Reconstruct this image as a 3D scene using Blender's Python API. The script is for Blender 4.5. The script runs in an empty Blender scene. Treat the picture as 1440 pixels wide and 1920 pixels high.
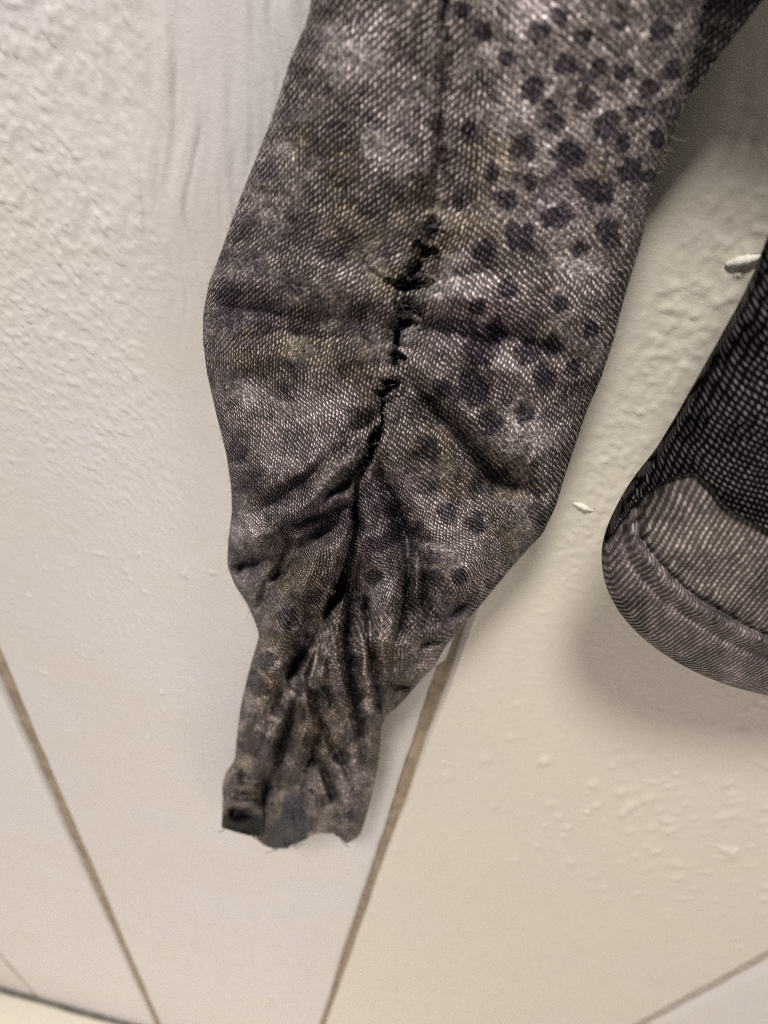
import bpy, math, random
import numpy as np
from mathutils import Matrix, Vector

scene = bpy.context.scene
rng = np.random.default_rng(7)
random.seed(7)

# ------------------------------------------------------------------ camera
# The photograph looks about 46 degrees down at a wall of upright boards; the frame is
# solved from the vanishing point of the board joints.
F, D_CAM = 1442.0, 0.22
def _ray(p): return np.array([p[0]-720.0, p[1]-960.0, F])
DN = _ray((471, 2317)); DN /= np.linalg.norm(DN)
_n = np.cross(_ray((0, 1851)), _ray((248, 1920)))
HX = np.cross(_n, DN); HX /= np.linalg.norm(HX)
YW = np.cross(-DN, HX)
R = np.array([[HX[0], HX[1], HX[2]], [YW[0], YW[1], YW[2]], [-DN[0], -DN[1], -DN[2]]])  # camera -> world
cam = bpy.data.cameras.new("camera"); cam_o = bpy.data.objects.new("camera", cam)
scene.collection.objects.link(cam_o)
cx, cy, cz = R[:, 0], -R[:, 1], -R[:, 2]
cam_o.matrix_world = Matrix(((cx[0], cy[0], cz[0], 0), (cx[1], cy[1], cz[1], -D_CAM), (cx[2], cy[2], cz[2], 0), (0, 0, 0, 1)))
cam.sensor_fit = 'VERTICAL'; cam.sensor_height = 36.0
cam.lens = F/1920.0*36.0
cam.clip_start = 0.005; cam.clip_end = 60
cam.dof.use_dof = True; cam.dof.focus_distance = 0.245; cam.dof.aperture_fstop = 12.0
scene.camera = cam_o

# ------------------------------------------------------------------ light
world = bpy.data.worlds.new("World"); scene.world = world
world.use_nodes = True
bg = world.node_tree.nodes["Background"]
bg.inputs[0].default_value = (0.93, 0.88, 0.95, 1); bg.inputs[1].default_value = 0.15
def lamp(name, loc, target, size, power, col):
    l = bpy.data.lights.new(name, 'AREA'); l.shape = 'DISK'; l.size = size; l.energy = power; l.color = col
    o = bpy.data.objects.new(name, l); scene.collection.objects.link(o)
    o.location = loc
    o.rotation_euler = (Vector(target)-Vector(loc)).to_track_quat('-Z', 'Y').to_euler()
    return o
lamp("ceiling_lamp", (-0.36, -1.12, 2.20), (0.0, 0, -0.6), 0.42, 90.0, (1.0, 0.955, 0.90))
lamp("side_lamp", (1.5, -1.5, 0.60), (0, 0, -0.5), 0.70, 7.0, (1.0, 0.90, 0.78))
lamp("low_fill_light", (-0.30, -1.05, -1.35), (0, 0, -1.2), 0.60, 3.4, (1.0, 0.90, 0.90))  # added fill to brighten the lower wall and floor, no known source
scene.view_settings.view_transform = 'Standard'; scene.view_settings.look = 'None'
scene.view_settings.exposure = 0.0; scene.view_settings.gamma = 1.0
scene.cycles.use_denoising = False; scene.cycles.filter_width = 1.15

# ------------------------------------------------------------------ helpers
def P(px, py, off):
    """points where the sight lines through the picture meet the upright plane `off` in front of the wall"""
    px = np.asarray(px, float); py = np.asarray(py, float)
    q = np.stack([px-720, py-960, np.full_like(px, F)], -1)
    w = q @ R.T
    t = (D_CAM-off)/w[..., 1]
    w = w*t[..., None]; w[..., 1] -= D_CAM
    return w
def vnoise(x, y, seed=0):
    xi = np.floor(x).astype(np.int64); yi = np.floor(y).astype(np.int64)
    fx = x-xi; fy = y-yi
    fx = fx*fx*(3-2*fx); fy = fy*fy*(3-2*fy)
    def h(a, b):
        n = (a*374761393+b*668265263+seed*1442695041) & 0xffffffff
        n = ((n ^ (n >> 13))*1274126177) & 0xffffffff
        return ((n ^ (n >> 16)) & 0xffff)/65535.0
    a = h(xi, yi); b = h(xi+1, yi); c = h(xi, yi+1); d = h(xi+1, yi+1)
    return (a*(1-fx)+b*fx)*(1-fy)+(c*(1-fx)+d*fx)*fy
def fbm(x, y, seed=0, oct=4):
    v = 0; a = 0.5; s = 0
    for i in range(oct):
        v = v+a*vnoise(x*2**i, y*2**i, seed+i*17); s += a; a *= 0.5
    return v/s
def sstep(a, b, x):
    t = np.clip((x-a)/(b-a), 0, 1); return t*t*(3-2*t)
def polydist(x, y, pts):
    """distance to a polyline, side (+ on the left hand of travel: picture right for a line drawn downwards), position along it 0..1"""
    pts = np.array(pts, float); best = np.full(x.shape, 1e9); side = np.zeros_like(x); along = np.zeros_like(x)
    seg = np.linalg.norm(np.diff(pts, axis=0), axis=1); cum = np.concatenate([[0], np.cumsum(seg)])
    for i in range(len(pts)-1):
        a = pts[i]; d = pts[i+1]-a; L2 = d@d
        t = np.clip(((x-a[0])*d[0]+(y-a[1])*d[1])/L2, 0, 1)
        ex = x-a[0]-t*d[0]; ey = y-a[1]-t*d[1]
        dd = np.hypot(ex, ey); m = dd < best
        best = np.where(m, dd, best)
        side = np.where(m, np.sign(ex*d[1]-ey*d[0]), side)
        along = np.where(m, (cum[i]+t*seg[i])/cum[-1], along)
    return best, side, along
def interp_y(pts, y):
    p = np.array(pts, float); return np.interp(y, p[:, 1], p[:, 0])
def smooth_line(pts, n=400, k=9):
    p = np.array(pts, float); s = np.concatenate([[0], np.cumsum(np.linalg.norm(np.diff(p, axis=0), axis=1))])
    t = np.linspace(0, s[-1], n); q = np.stack([np.interp(t, s, p[:, 0]), np.interp(t, s, p[:, 1])], 1)
    pad = np.pad(q, ((k, k), (0, 0)), mode='reflect', reflect_type='odd')
    ker = np.hanning(2*k+3)[1:-1]; ker /= ker.sum()
    return np.stack([np.convolve(pad[:, i], ker, 'valid') for i in (0, 1)], 1)

def mesh_obj(name, verts, faces, mat, parent=None, uv=None, color=None, attrs=None, smooth=True):
    me = bpy.data.meshes.new(name)
    verts = np.asarray(verts, np.float32).reshape(-1, 3); faces = np.asarray(faces, np.int32)
    nf, k = faces.shape
    me.vertices.add(len(verts)); me.vertices.foreach_set("co", verts.ravel())
    me.loops.add(nf*k); me.loops.foreach_set("vertex_index", faces.ravel())
    me.polygons.add(nf); me.polygons.foreach_set("loop_start", np.arange(0, nf*k, k, dtype=np.int32))
    if smooth: me.polygons.foreach_set("use_smooth", np.ones(nf, bool))
    me.update(calc_edges=True)
    if uv is not None:
        l = me.uv_layers.new(name="cloth"); l.data.foreach_set("uv", np.asarray(uv, np.float32).reshape(-1, 2)[faces.ravel()].ravel())
    if color is not None:
        c = me.color_attributes.new("print", 'FLOAT_COLOR', 'POINT')
        cc = np.ones((len(verts), 4), np.float32); cc[:, :3] = np.asarray(color).reshape(-1, 3); c.data.foreach_set("color", cc.ravel())
    for k2, v in (attrs or {}).items():
        a = me.attributes.new(k2, 'FLOAT', 'POINT'); a.data.foreach_set("value", np.asarray(v, np.float32).ravel())
    me.materials.append(mat)
    o = bpy.data.objects.new(name, me); scene.collection.objects.link(o)
    if parent is not None: o.parent = parent
    return o
def grid_faces(nr, nc, flip=False):
    i = np.arange(nr-1)[:, None]*nc+np.arange(nc-1)[None, :]
    f = np.stack([i, i+nc, i+nc+1, i+1], -1).reshape(-1, 4)
    return f[:, ::-1] if flip else f
def compact(verts, faces, *arrs):
    used = np.unique(faces); mp = np.full(len(verts), -1); mp[used] = np.arange(len(used))
    return (verts[used], mp[faces]) + tuple(a[used] for a in arrs)
def tube(name, pts, rad, mat, parent=None, sides=6, smooth=True):
    pts = np.asarray(pts, float); n = len(pts); rad = np.broadcast_to(rad, (n,))
    tan = np.gradient(pts, axis=0); tan /= np.linalg.norm(tan, axis=1)[:, None]
    ref = np.array([0.3, 1, 0.2]); a = np.cross(tan, ref); a /= np.linalg.norm(a, axis=1)[:, None]; b = np.cross(tan, a)
    ang = np.linspace(0, 2*np.pi, sides, endpoint=False)
    v = pts[:, None]+rad[:, None, None]*(np.cos(ang)[None, :, None]*a[:, None]+np.sin(ang)[None, :, None]*b[:, None])
    f = []
    for i in range(n-1):
        for j in range(sides):
            f.append((i*sides+j, i*sides+(j+1) % sides, (i+1)*sides+(j+1) % sides, (i+1)*sides+j))
    return mesh_obj(name, v.reshape(-1, 3), f, mat, parent, smooth=smooth)
def empty(name, loc, label, cat, group=None):
    o = bpy.data.objects.new(name, None); scene.collection.objects.link(o); o.location = loc
    o.empty_display_size = 0.02
    o['label'] = label; o['category'] = cat
    if group: o['group'] = group
    return o

# ------------------------------------------------------------------ materials
class NT:
    def __init__(s, name):
        s.m = bpy.data.materials.new(name); s.m.use_nodes = True; s.t = s.m.node_tree
        s.b = s.t.nodes["Principled BSDF"]
    def n(s, typ, **kw):
        x = s.t.nodes.new(typ)
        for k, v in kw.items(): setattr(x, k, v)
        return x
    def put(s, sock, v):
        if hasattr(v, 'is_output'): s.t.links.new(v, sock)
        else: sock.default_value = v
    def math(s, op, a, b=0.0, c=0.0):
        x = s.n('ShaderNodeMath', operation=op)
        for i, v in enumerate((a, b, c)): s.put(x.inputs[i], v)
        return x.outputs[0]
    def noise(s, vec, scale, detail=3, rough=0.5):
        x = s.n('ShaderNodeTexNoise'); s.put(x.inputs['Vector'], vec); x.inputs['Scale'].default_value = scale
        x.inputs['Detail'].default_value = detail; x.inputs['Roughness'].default_value = rough
        return x
    def mix(s, fac, a, b, blend='MIX'):
        x = s.n('ShaderNodeMix', data_type='RGBA', blend_type=blend)
        s.put(x.inputs[0], fac); s.put(x.inputs[6], a); s.put(x.inputs[7], b); return x.outputs[2]
    def ramp(s, v, lo, hi, a=0.0, b=1.0):
        x = s.n('ShaderNodeMapRange', interpolation_type='SMOOTHSTEP'); s.put(x.inputs[0], v)
        x.inputs[1].default_value = lo; x.inputs[2].default_value = hi; x.inputs[3].default_value = a; x.inputs[4].default_value = b
        return x.outputs[0]
    def bump(s, h, dist, strength=1.0, normal=None):
        x = s.n('ShaderNodeBump'); s.put(x.inputs['Height'], h); x.inputs['Distance'].default_value = dist
        x.inputs['Strength'].default_value = strength
        if normal is not None: s.t.links.new(normal, x.inputs['Normal'])
        return x.outputs[0]
    def obj(s): return s.n('ShaderNodeTexCoord').outputs['Object']

def wall_material(ca, cb):
    M = NT("wall_paint"); co = M.obj()
    n1 = M.noise(co, 9, 3).outputs[0]; n2 = M.noise(co, 60, 4, 0.6).outputs[0]
    c = M.mix(M.ramp(n1, 0.35, 0.65), ca+(1,), cb+(1,))
    c = M.mix(M.ramp(n2, 0.62, 0.8, 0, 0.35), c, (0.60, 0.55, 0.47, 1))
    M.put(M.b.inputs['Base Color'], c)
    M.put(M.b.inputs['Roughness'], M.ramp(n2, 0.3, 0.7, 0.27, 0.42))
    M.b.inputs['Specular IOR Level'].default_value = 0.5
    h = M.noise(co, 420, 4, 0.6).outputs[0]; h2 = M.noise(co, 1500, 2).outputs[0]
    M.put(M.b.inputs['Normal'], M.bump(M.math('ADD', h, M.math('MULTIPLY', h2, 0.25)), 0.0004, 0.45))
    return M.m
def simple(name, col, rough=0.6, nscale=60, var=0.25, bump=0.0):
    M = NT(name); co = M.obj(); n = M.noise(co, nscale, 4).outputs[0]
    dark = tuple(x*(1-var) for x in col[:3])+(1,)
    M.put(M.b.inputs['Base Color'], M.mix(M.ramp(n, 0.3, 0.7), dark, tuple(col[:3])+(1,)))
    M.b.inputs['Roughness'].default_value = rough
    if bump: M.put(M.b.inputs['Normal'], M.bump(n, bump, 0.6))
    return M.m
def knit_material(name, pu, pv, wid, lng, gap=0.16, stagger=0.5, gain=1.0, bumpd=0.00045, distort=0.00022, soft=(1.25, 0.5), jitter=0.12, vary=(0.75, 0.55)):
    """printed knit: staggered thread floats over a darker ground, laid along the cloth's own UVs (metres)"""
    M = NT(name)
    uv = M.n('ShaderNodeUVMap', uv_map="cloth").outputs[0]
    pr = M.n('ShaderNodeAttribute', attribute_name="print").outputs['Color']
    tl = M.n('ShaderNodeAttribute', attribute_name="tilt").outputs['Fac']
    nz = M.noise(uv, 170, 3)
    off = M.n('ShaderNodeVectorMath', operation='SUBTRACT'); M.put(off.inputs[0], nz.outputs['Color']); off.inputs[1].default_value = (0.5, 0.5, 0.5)
    sc = M.n('ShaderNodeVectorMath', operation='SCALE'); M.put(sc.inputs[0], off.outputs[0]); sc.inputs['Scale'].default_value = distort*6
    ad = M.n('ShaderNodeVectorMath', operation='ADD'); M.put(ad.inputs[0], uv); M.put(ad.inputs[1], sc.outputs[0])
    sp = M.n('ShaderNodeSeparateXYZ'); M.put(sp.inputs[0], ad.outputs[0])
    x = M.math('DIVIDE', sp.outputs[0], pu); cell = M.math('FLOOR', x)
    y = M.math('ADD', M.math('DIVIDE', sp.outputs[1], pv), M.math('MULTIPLY', M.math('FLOORED_MODULO', cell, 2.0), stagger))
    row = M.math('FLOOR', y)
    cb = M.n('ShaderNodeCombineXYZ'); M.put(cb.inputs[0], cell); M.put(cb.inputs[1], row)
    wn = M.n('ShaderNodeTexWhiteNoise', noise_dimensions='2D'); M.put(wn.inputs['Vector'], cb.outputs[0])
    wr = M.n('ShaderNodeSeparateColor'); M.put(wr.inputs[0], wn.outputs['Color'])
    fx = M.math('MULTIPLY', M.math('SUBTRACT', M.math('SUBTRACT', x, cell), M.math('MULTIPLY_ADD', wr.outputs[0], jitter, 0.5-jitter/2)), pu)
    fy = M.math('MULTIPLY', M.math('SUBTRACT', M.math('SUBTRACT', y, row), M.math('MULTIPLY_ADD', wr.outputs[1], jitter, 0.5-jitter/2)), pv)
    tl = M.math('ADD', tl, M.math('MULTIPLY_ADD', wr.outputs[2], jitter*2, -jitter))
    ct = M.math('COSINE', tl); st = M.math('SINE', tl)
    a = M.math('ADD', M.math('MULTIPLY', fx, ct), M.math('MULTIPLY', fy, st))
    b = M.math('SUBTRACT', M.math('MULTIPLY', fy, ct), M.math('MULTIPLY', fx, st))
    a = M.math('DIVIDE', a, wid); b = M.math('DIVIDE', b, lng)
    d = M.math('SQRT', M.math('ADD', M.math('MULTIPLY', a, a), M.math('MULTIPLY', b, b)))
    mask = M.ramp(d, soft[1], soft[0], 1.0, 0.0)
    fine = M.noise(uv, 2600, 2).outputs[0]
    fz = M.n('ShaderNodeAttribute', attribute_name="fuzz").outputs['Fac']
    woolly = M.ramp(M.noise(uv, 950, 3, 0.65).outputs[0], 0.38, 0.68)
    mm = M.n('ShaderNodeMix', data_type='FLOAT'); M.put(mm.inputs[0], fz); M.put(mm.inputs[2], mask); M.put(mm.inputs[3], woolly)
    mask = mm.outputs[0]
    br = M.math('MULTIPLY_ADD', M.math('POWER', wn.outputs['Value'], 1.6), vary[0], vary[1])
    br = M.math('MULTIPLY', br, M.ramp(fine, 0.25, 0.75, 0.75, 1.25))
    br = M.math('MULTIPLY', br, gain)
    hi = M.n('ShaderNodeVectorMath', operation='SCALE'); M.put(hi.inputs[0], pr); M.put(hi.inputs['Scale'], br)
    lo = M.n('ShaderNodeVectorMath', operation='SCALE'); M.put(lo.inputs[0], pr); lo.inputs['Scale'].default_value = gap
    lo2 = M.n('ShaderNodeVectorMath', operation='MULTIPLY'); M.put(lo2.inputs[0], lo.outputs[0]); lo2.inputs[1].default_value = (1.07, 0.95, 0.99)
    M.put(M.b.inputs['Base Color'], M.mix(mask, lo2.outputs[0], hi.outputs[0]))
    M.b.inputs['Roughness'].default_value = 0.45
    M.put(M.b.inputs['Specular IOR Level'], M.math('MULTIPLY', mask, 0.22))
    M.b.inputs['Sheen Weight'].default_value = 0.0
    h = M.math('ADD', mask, M.math('MULTIPLY', fine, 0.35))
    M.put(M.b.inputs['Normal'], M.bump(h, bumpd, 0.9))
    return M.m

MAT_WALL = wall_material((0.69, 0.640, 0.595), (0.69, 0.652, 0.650))       # board behind the sleeve, lilac cast of the light put into its colour
MAT_WALL_LEFT = wall_material((0.71, 0.662, 0.625), (0.72, 0.682, 0.675))  # paler, with the same lilac light cast mixed in
MAT_WALL_RIGHT = wall_material((0.72, 0.670, 0.570), (0.72, 0.655, 0.580))  # yellow cast of the light put into the paint colour
MAT_JOINT_PALE = simple("painted_joint", (0.52, 0.46, 0.39), 0.7, 90, 0.25)
MAT_GAP = simple("floor_gap_dark", (0.27, 0.235, 0.20), 0.8, 60, 0.4)  # dark tone for the line where boards meet floor
MAT_JOINT = simple("joint_dirt", (0.37, 0.295, 0.21), 0.75, 90, 0.35, 0.0008)
MAT_FLOOR = simple("floor_vinyl", (0.86, 0.80, 0.67), 0.4, 14, 0.06)
MAT_FLAKE = simple("paint_flake", (0.80, 0.77, 0.70), 0.5, 400, 0.1)
MAT_KNIT = knit_material("printed_mesh_knit", 0.00108, 0.00164, 0.00026, 0.00072, gap=0.30, gain=2.7, distort=0.00028, jitter=0.30, vary=(0.95, 0.52))
MAT_LINING = simple("grey_lining", (0.065, 0.066, 0.078), 0.8, 900, 0.25, 0.0003)
MAT_INNER = simple("dark_inside", (0.012, 0.010, 0.012), 0.9, 400, 0.3)
MAT_THREAD = simple("dark_thread", (0.035, 0.035, 0.042), 0.6, 900, 0.2)
MAT_PALE_THREAD = simple("pale_thread", (0.30, 0.26, 0.23), 0.6, 900, 0.2)
MAT_FACING = knit_material("facing_knit", 0.00135, 0.00150, 0.00040, 0.00092, gap=0.36, gain=1.5, distort=0.00008, bumpd=0.0003)
MAT_HEM = knit_material("hem_knit", 0.00115, 0.00130, 0.00036, 0.00080, gap=0.46, gain=1.45, distort=0.00010, bumpd=0.0003)
MAT_NET = knit_material("open_net", 0.00128, 0.00146, 0.00032, 0.00052, gap=0.08, gain=2.6, distort=0.00030, bumpd=0.0005, stagger=0.0)

# ------------------------------------------------------------------ wall, floor
FLOOR_Z = -7.59*D_CAM
wall = empty("panelled_wall", (0, 0, FLOOR_Z), "cream painted wall of wide upright boards with brown joints behind the garment", "wall")
WTOP = 0.75
JX = [-2.148*D_CAM, -1.097*D_CAM, 0.128*D_CAM, 1.464*D_CAM]
GAP = [0.006, 0.0115, 0.0075, 0.0075]
def wall_relief(X, Z):
    """thickness of brushed and stippled paint, metres towards the room"""
    rough = sstep(-0.080, -0.125, X+0.014*vnoise(Z*60, X*40, 3))+sstep(0.045, 0.06, X)
    rough = np.clip(rough, 0, 1)
    low = sstep(-0.30, -0.17, Z)
    rough = rough*(0.28+0.72*low)
    n = fbm(X*640+2*vnoise(X*90, Z*60, 2), Z*390, 11, 3); m = fbm(X*170, Z*150, 23, 2)
    st = np.clip(n-0.46, 0, 1)*0.0019+np.abs(m-0.5)*0.0010
    d = np.clip(vnoise(X*430, Z*430, 31)-0.82, 0, 1)*5.5*0.00026       # drops
    sx_ = X+0.010*(fbm(X*30, Z*34, 5, 2)-0.5)
    streak = (np.abs(fbm(sx_*150, Z*17, 41, 3)-0.5)*2*0.0013+(fbm(sx_*420, Z*40, 45, 2)-0.5)*0.0006)*sstep(-0.20, -0.09, Z)
    band = sstep(-0.150, -0.110, X)*sstep(0.0, -0.01, X)
    streak = streak*(0.30+1.15*band*(0.35+0.65*sstep(0.25, 0.55, vnoise(X*60+3, Z*9, 8))))
    drops = np.clip(vnoise(X*130, Z*130, 77)-0.90, 0, 1)*10*0.0008*(1-low)
    glint = sstep(0.10, 0.16, X)*(1-low)
    if X.max() > 0.10:
        rg = np.random.default_rng(21)
        for _ in range(170):
            cx_ = 0.20+rg.normal()*0.060; cz_ = -0.44+rg.normal()*0.075
            if _ % 4 == 0: cx_ = rg.uniform(0.06, 0.30); cz_ = rg.uniform(-0.75, -0.36)
            r_ = rg.uniform(0.0012, 0.0030); kk = (np.abs(X-cx_) < 4*r_) & (np.abs(Z-cz_) < 8*r_)
            if kk.any(): drops[kk] += rg.uniform(0.25, 0.55)*r_*np.exp(-((X[kk]-cx_)/r_)**2-((Z[kk]-cz_)/(2.0*r_))**2)
    big = (fbm(X*14, Z*9, 51, 2)-0.5)*0.0012
    return rough*(st+d)+streak+drops+big
def board(x0, x1, dense, mat, res=0.00115):
    if dense:
        xs = np.arange(x0, x1+1e-6, res)
        zs = [0.10]
        while zs[-1] > -0.46: zs.append(zs[-1]-res*(1 if zs[-1] > -0.30 else 1.6))
        st = 0.0011
        while zs[-1] > FLOOR_Z+0.011: zs.append(zs[-1]-st); st = min(st*1.02, 0.02)
        zs[-1] = FLOOR_Z+0.011
        zs = np.concatenate([np.linspace(WTOP, 0.12, 20), zs])
    else:
        xs = np.linspace(x0, x1, 24); zs = np.linspace(WTOP, FLOOR_Z+0.011, 80)
    xs = xs.copy(); xs[0] = x0; xs[-1] = x1
    X, Z = np.meshgrid(xs, zs)
    rel = wall_relief(X, Z) if dense else 0*X
    e = np.minimum(X-x0, x1-X)
    rel = rel*sstep(0, 0.003, e)-0.0016*(1-sstep(0, 0.0030, e))
    wob = (fbm(Z*12, Z*0+x0*50, 61, 3)-0.5)*0.0022+(fbm(Z*70, Z*0+x0*50, 67, 2)-0.5)*0.0008
    X2 = X+wob*(1-sstep(0, 0.012, X-x0))-wob*(1-sstep(0, 0.012, x1-X))
    if abs(x1-(JX[2]-GAP[2]/2)) < 0.01:       # the step in the middle joint below the cuff
        X2 = X2+0.0035*sstep(-0.335, -0.325, Z)*(1-sstep(0, 0.012, x1-X))
    nr, nc = X.shape
    v = np.stack([X2, -rel, Z-FLOOR_Z], -1).reshape(-1, 3)
    f = grid_faces(nr, nc)
    # side faces reach back to the battens
    idx = np.arange(nr)*nc; b = len(v)
    vl = v[idx]+np.array([0, 0.012, 0]); vr = v[idx+nc-1]+np.array([0, 0.012, 0])
    v = np.concatenate([v, vl, vr])
    i = np.arange(nr-1)
    fl = np.stack([idx[i], b+i, b+i+1, idx[i+1]], 1)
    fr = np.stack([idx[i]+nc-1, idx[i+1]+nc-1, b+nr+i+1, b+nr+i], 1)
    return mesh_obj("wall_panel", v, np.concatenate([f, fl, fr]), mat, wall)
board(JX[0]-0.27, JX[0]-GAP[0]/2, False, MAT_WALL)
for k in range(1, 5):      # the same boarding goes on to both sides
    board(JX[0]-0.27-0.276*k, JX[0]-0.276-0.276*(k-1), False, (MAT_WALL, MAT_WALL_LEFT)[k % 2])
    board(JX[3]+0.306+0.276*(k-1), JX[3]+0.300+0.276*k, False, (MAT_WALL_LEFT, MAT_WALL)[k % 2])
board(JX[0]+GAP[0]/2, JX[1]-GAP[1]/2, True, MAT_WALL_LEFT, 0.0028)
board(JX[1]+GAP[1]/2, JX[2]-GAP[2]/2, True, MAT_WALL, 0.00078)
board(JX[2]+GAP[2]/2, JX[3]-GAP[3]/2, True, MAT_WALL_RIGHT, 0.0010)
board(JX[3]+GAP[3]/2, JX[3]+0.30, False, MAT_WALL_LEFT)
for x, dpt, jm in zip(JX, (0.0015, 0.0040, 0.0050, 0.0015), (MAT_JOINT_PALE, MAT_JOINT, MAT_JOINT, MAT_JOINT_PALE)):
    zs = np.linspace(WTOP, FLOOR_Z+0.011, 120); xs = np.linspace(x-0.011, x+0.011, 6)
    X, Z = np.meshgrid(xs, zs)
    v = np.stack([X, dpt+0.001*(fbm(X*300, Z*40, 5)-0.5), Z-FLOOR_Z], -1)
    mesh_obj("joint_strip", v.reshape(-1, 3), grid_faces(*X.shape), jm, wall)

xs = np.linspace(JX[0]-1.37, JX[3]+1.40, 8); zs = np.linspace(1.2, 0.0, 6); X, Z = np.meshgrid(xs, zs)
mesh_obj("backing_board", np.stack([X, 0*X+0.0135, Z], -1).reshape(-1, 3), grid_faces(6, 8), MAT_JOINT, wall)
xs = np.linspace(JX[0]-1.37, JX[3]+1.40, 60); ys = np.array([0.012, 0.0, -0.006, -0.008]); X, Y = np.meshgrid(xs, ys)
Y = Y+(Y < -0.005)*0.003*(fbm(X*25, X*0, 3)-0.5)
mesh_obj("floor_gap_strip", np.stack([X, Y, 0*X+0.003], -1).reshape(-1, 3), grid_faces(4, 60), MAT_GAP, wall)
def floor_mesh():
    xs = np.linspace(-3, 3, 30); ys = np.linspace(-4, 0.02, 30)
    X, Y = np.meshgrid(xs, ys)
    o = mesh_obj("floor", np.stack([X, Y, 0*X+FLOOR_Z], -1).reshape(-1, 3), grid_faces(30, 30, True), MAT_FLOOR)
    o['kind'] = 'structure'
floor_mesh()

# ------------------------------------------------------------------ garment
top = empty("mesh_top", P(760, 300, 0.03).tolist(), "dark animal print mesh top with gathered sleeve hanging in front of the cream wall", "top")
ORG = np.array(top.location)
def local(v): return v-ORG

LEFT = smooth_line([(618, -160), (594, -50), (587, -20), (575, 40), (545, 110), (520, 190), (495, 260), (470, 320), (443, 390), (415, 470), (392, 530), (381, 585), (380, 635), (388, 700), (405, 775), (424, 850), (433, 910), (435, 960), (428, 1010), (426, 1060), (440, 1097), (462, 1130), (477, 1163), (487, 1190), (479, 1215), (466, 1260), (452, 1320), (444, 1380), (440, 1428), (424, 1446), (416, 1472), (418, 1500), (415, 1552)], 900, 7)
RIGHT = smooth_line([(1358, -160), (1331, -50), (1325, -20), (1310, 50), (1300, 100), (1282, 190), (1262, 250), (1235, 320), (1215, 400), (1195, 480), (1170, 560), (1150, 640), (1125, 715), (1100, 770), (1080, 830), (1060, 890), (1042, 950), (1018, 1000), (985, 1035), (950, 1075), (905, 1130), (862, 1180), (833, 1215), (815, 1250), (785, 1280), (760, 1310), (735, 1335), (715, 1357), (713, 1400), (708, 1440), (700, 1480), (690, 1520), (675, 1568)], 900, 7)
LEFT[:, 1] = np.maximum.accumulate(LEFT[:, 1]+np.arange(900)*1e-4); RIGHT[:, 1] = np.maximum.accumulate(RIGHT[:, 1]+np.arange(900)*1e-4)
SEAM = [(834, -60), (832, 0), (828, 150), (822, 300), (815, 400), (790, 480), (768, 560), (745, 650), (722, 740), (714, 800), (690, 870), (668, 950), (660, 1020), (640, 1100), (610, 1165), (580, 1190), (547, 1255), (533, 1390), (505, 1457), (493, 1560)]
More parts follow.
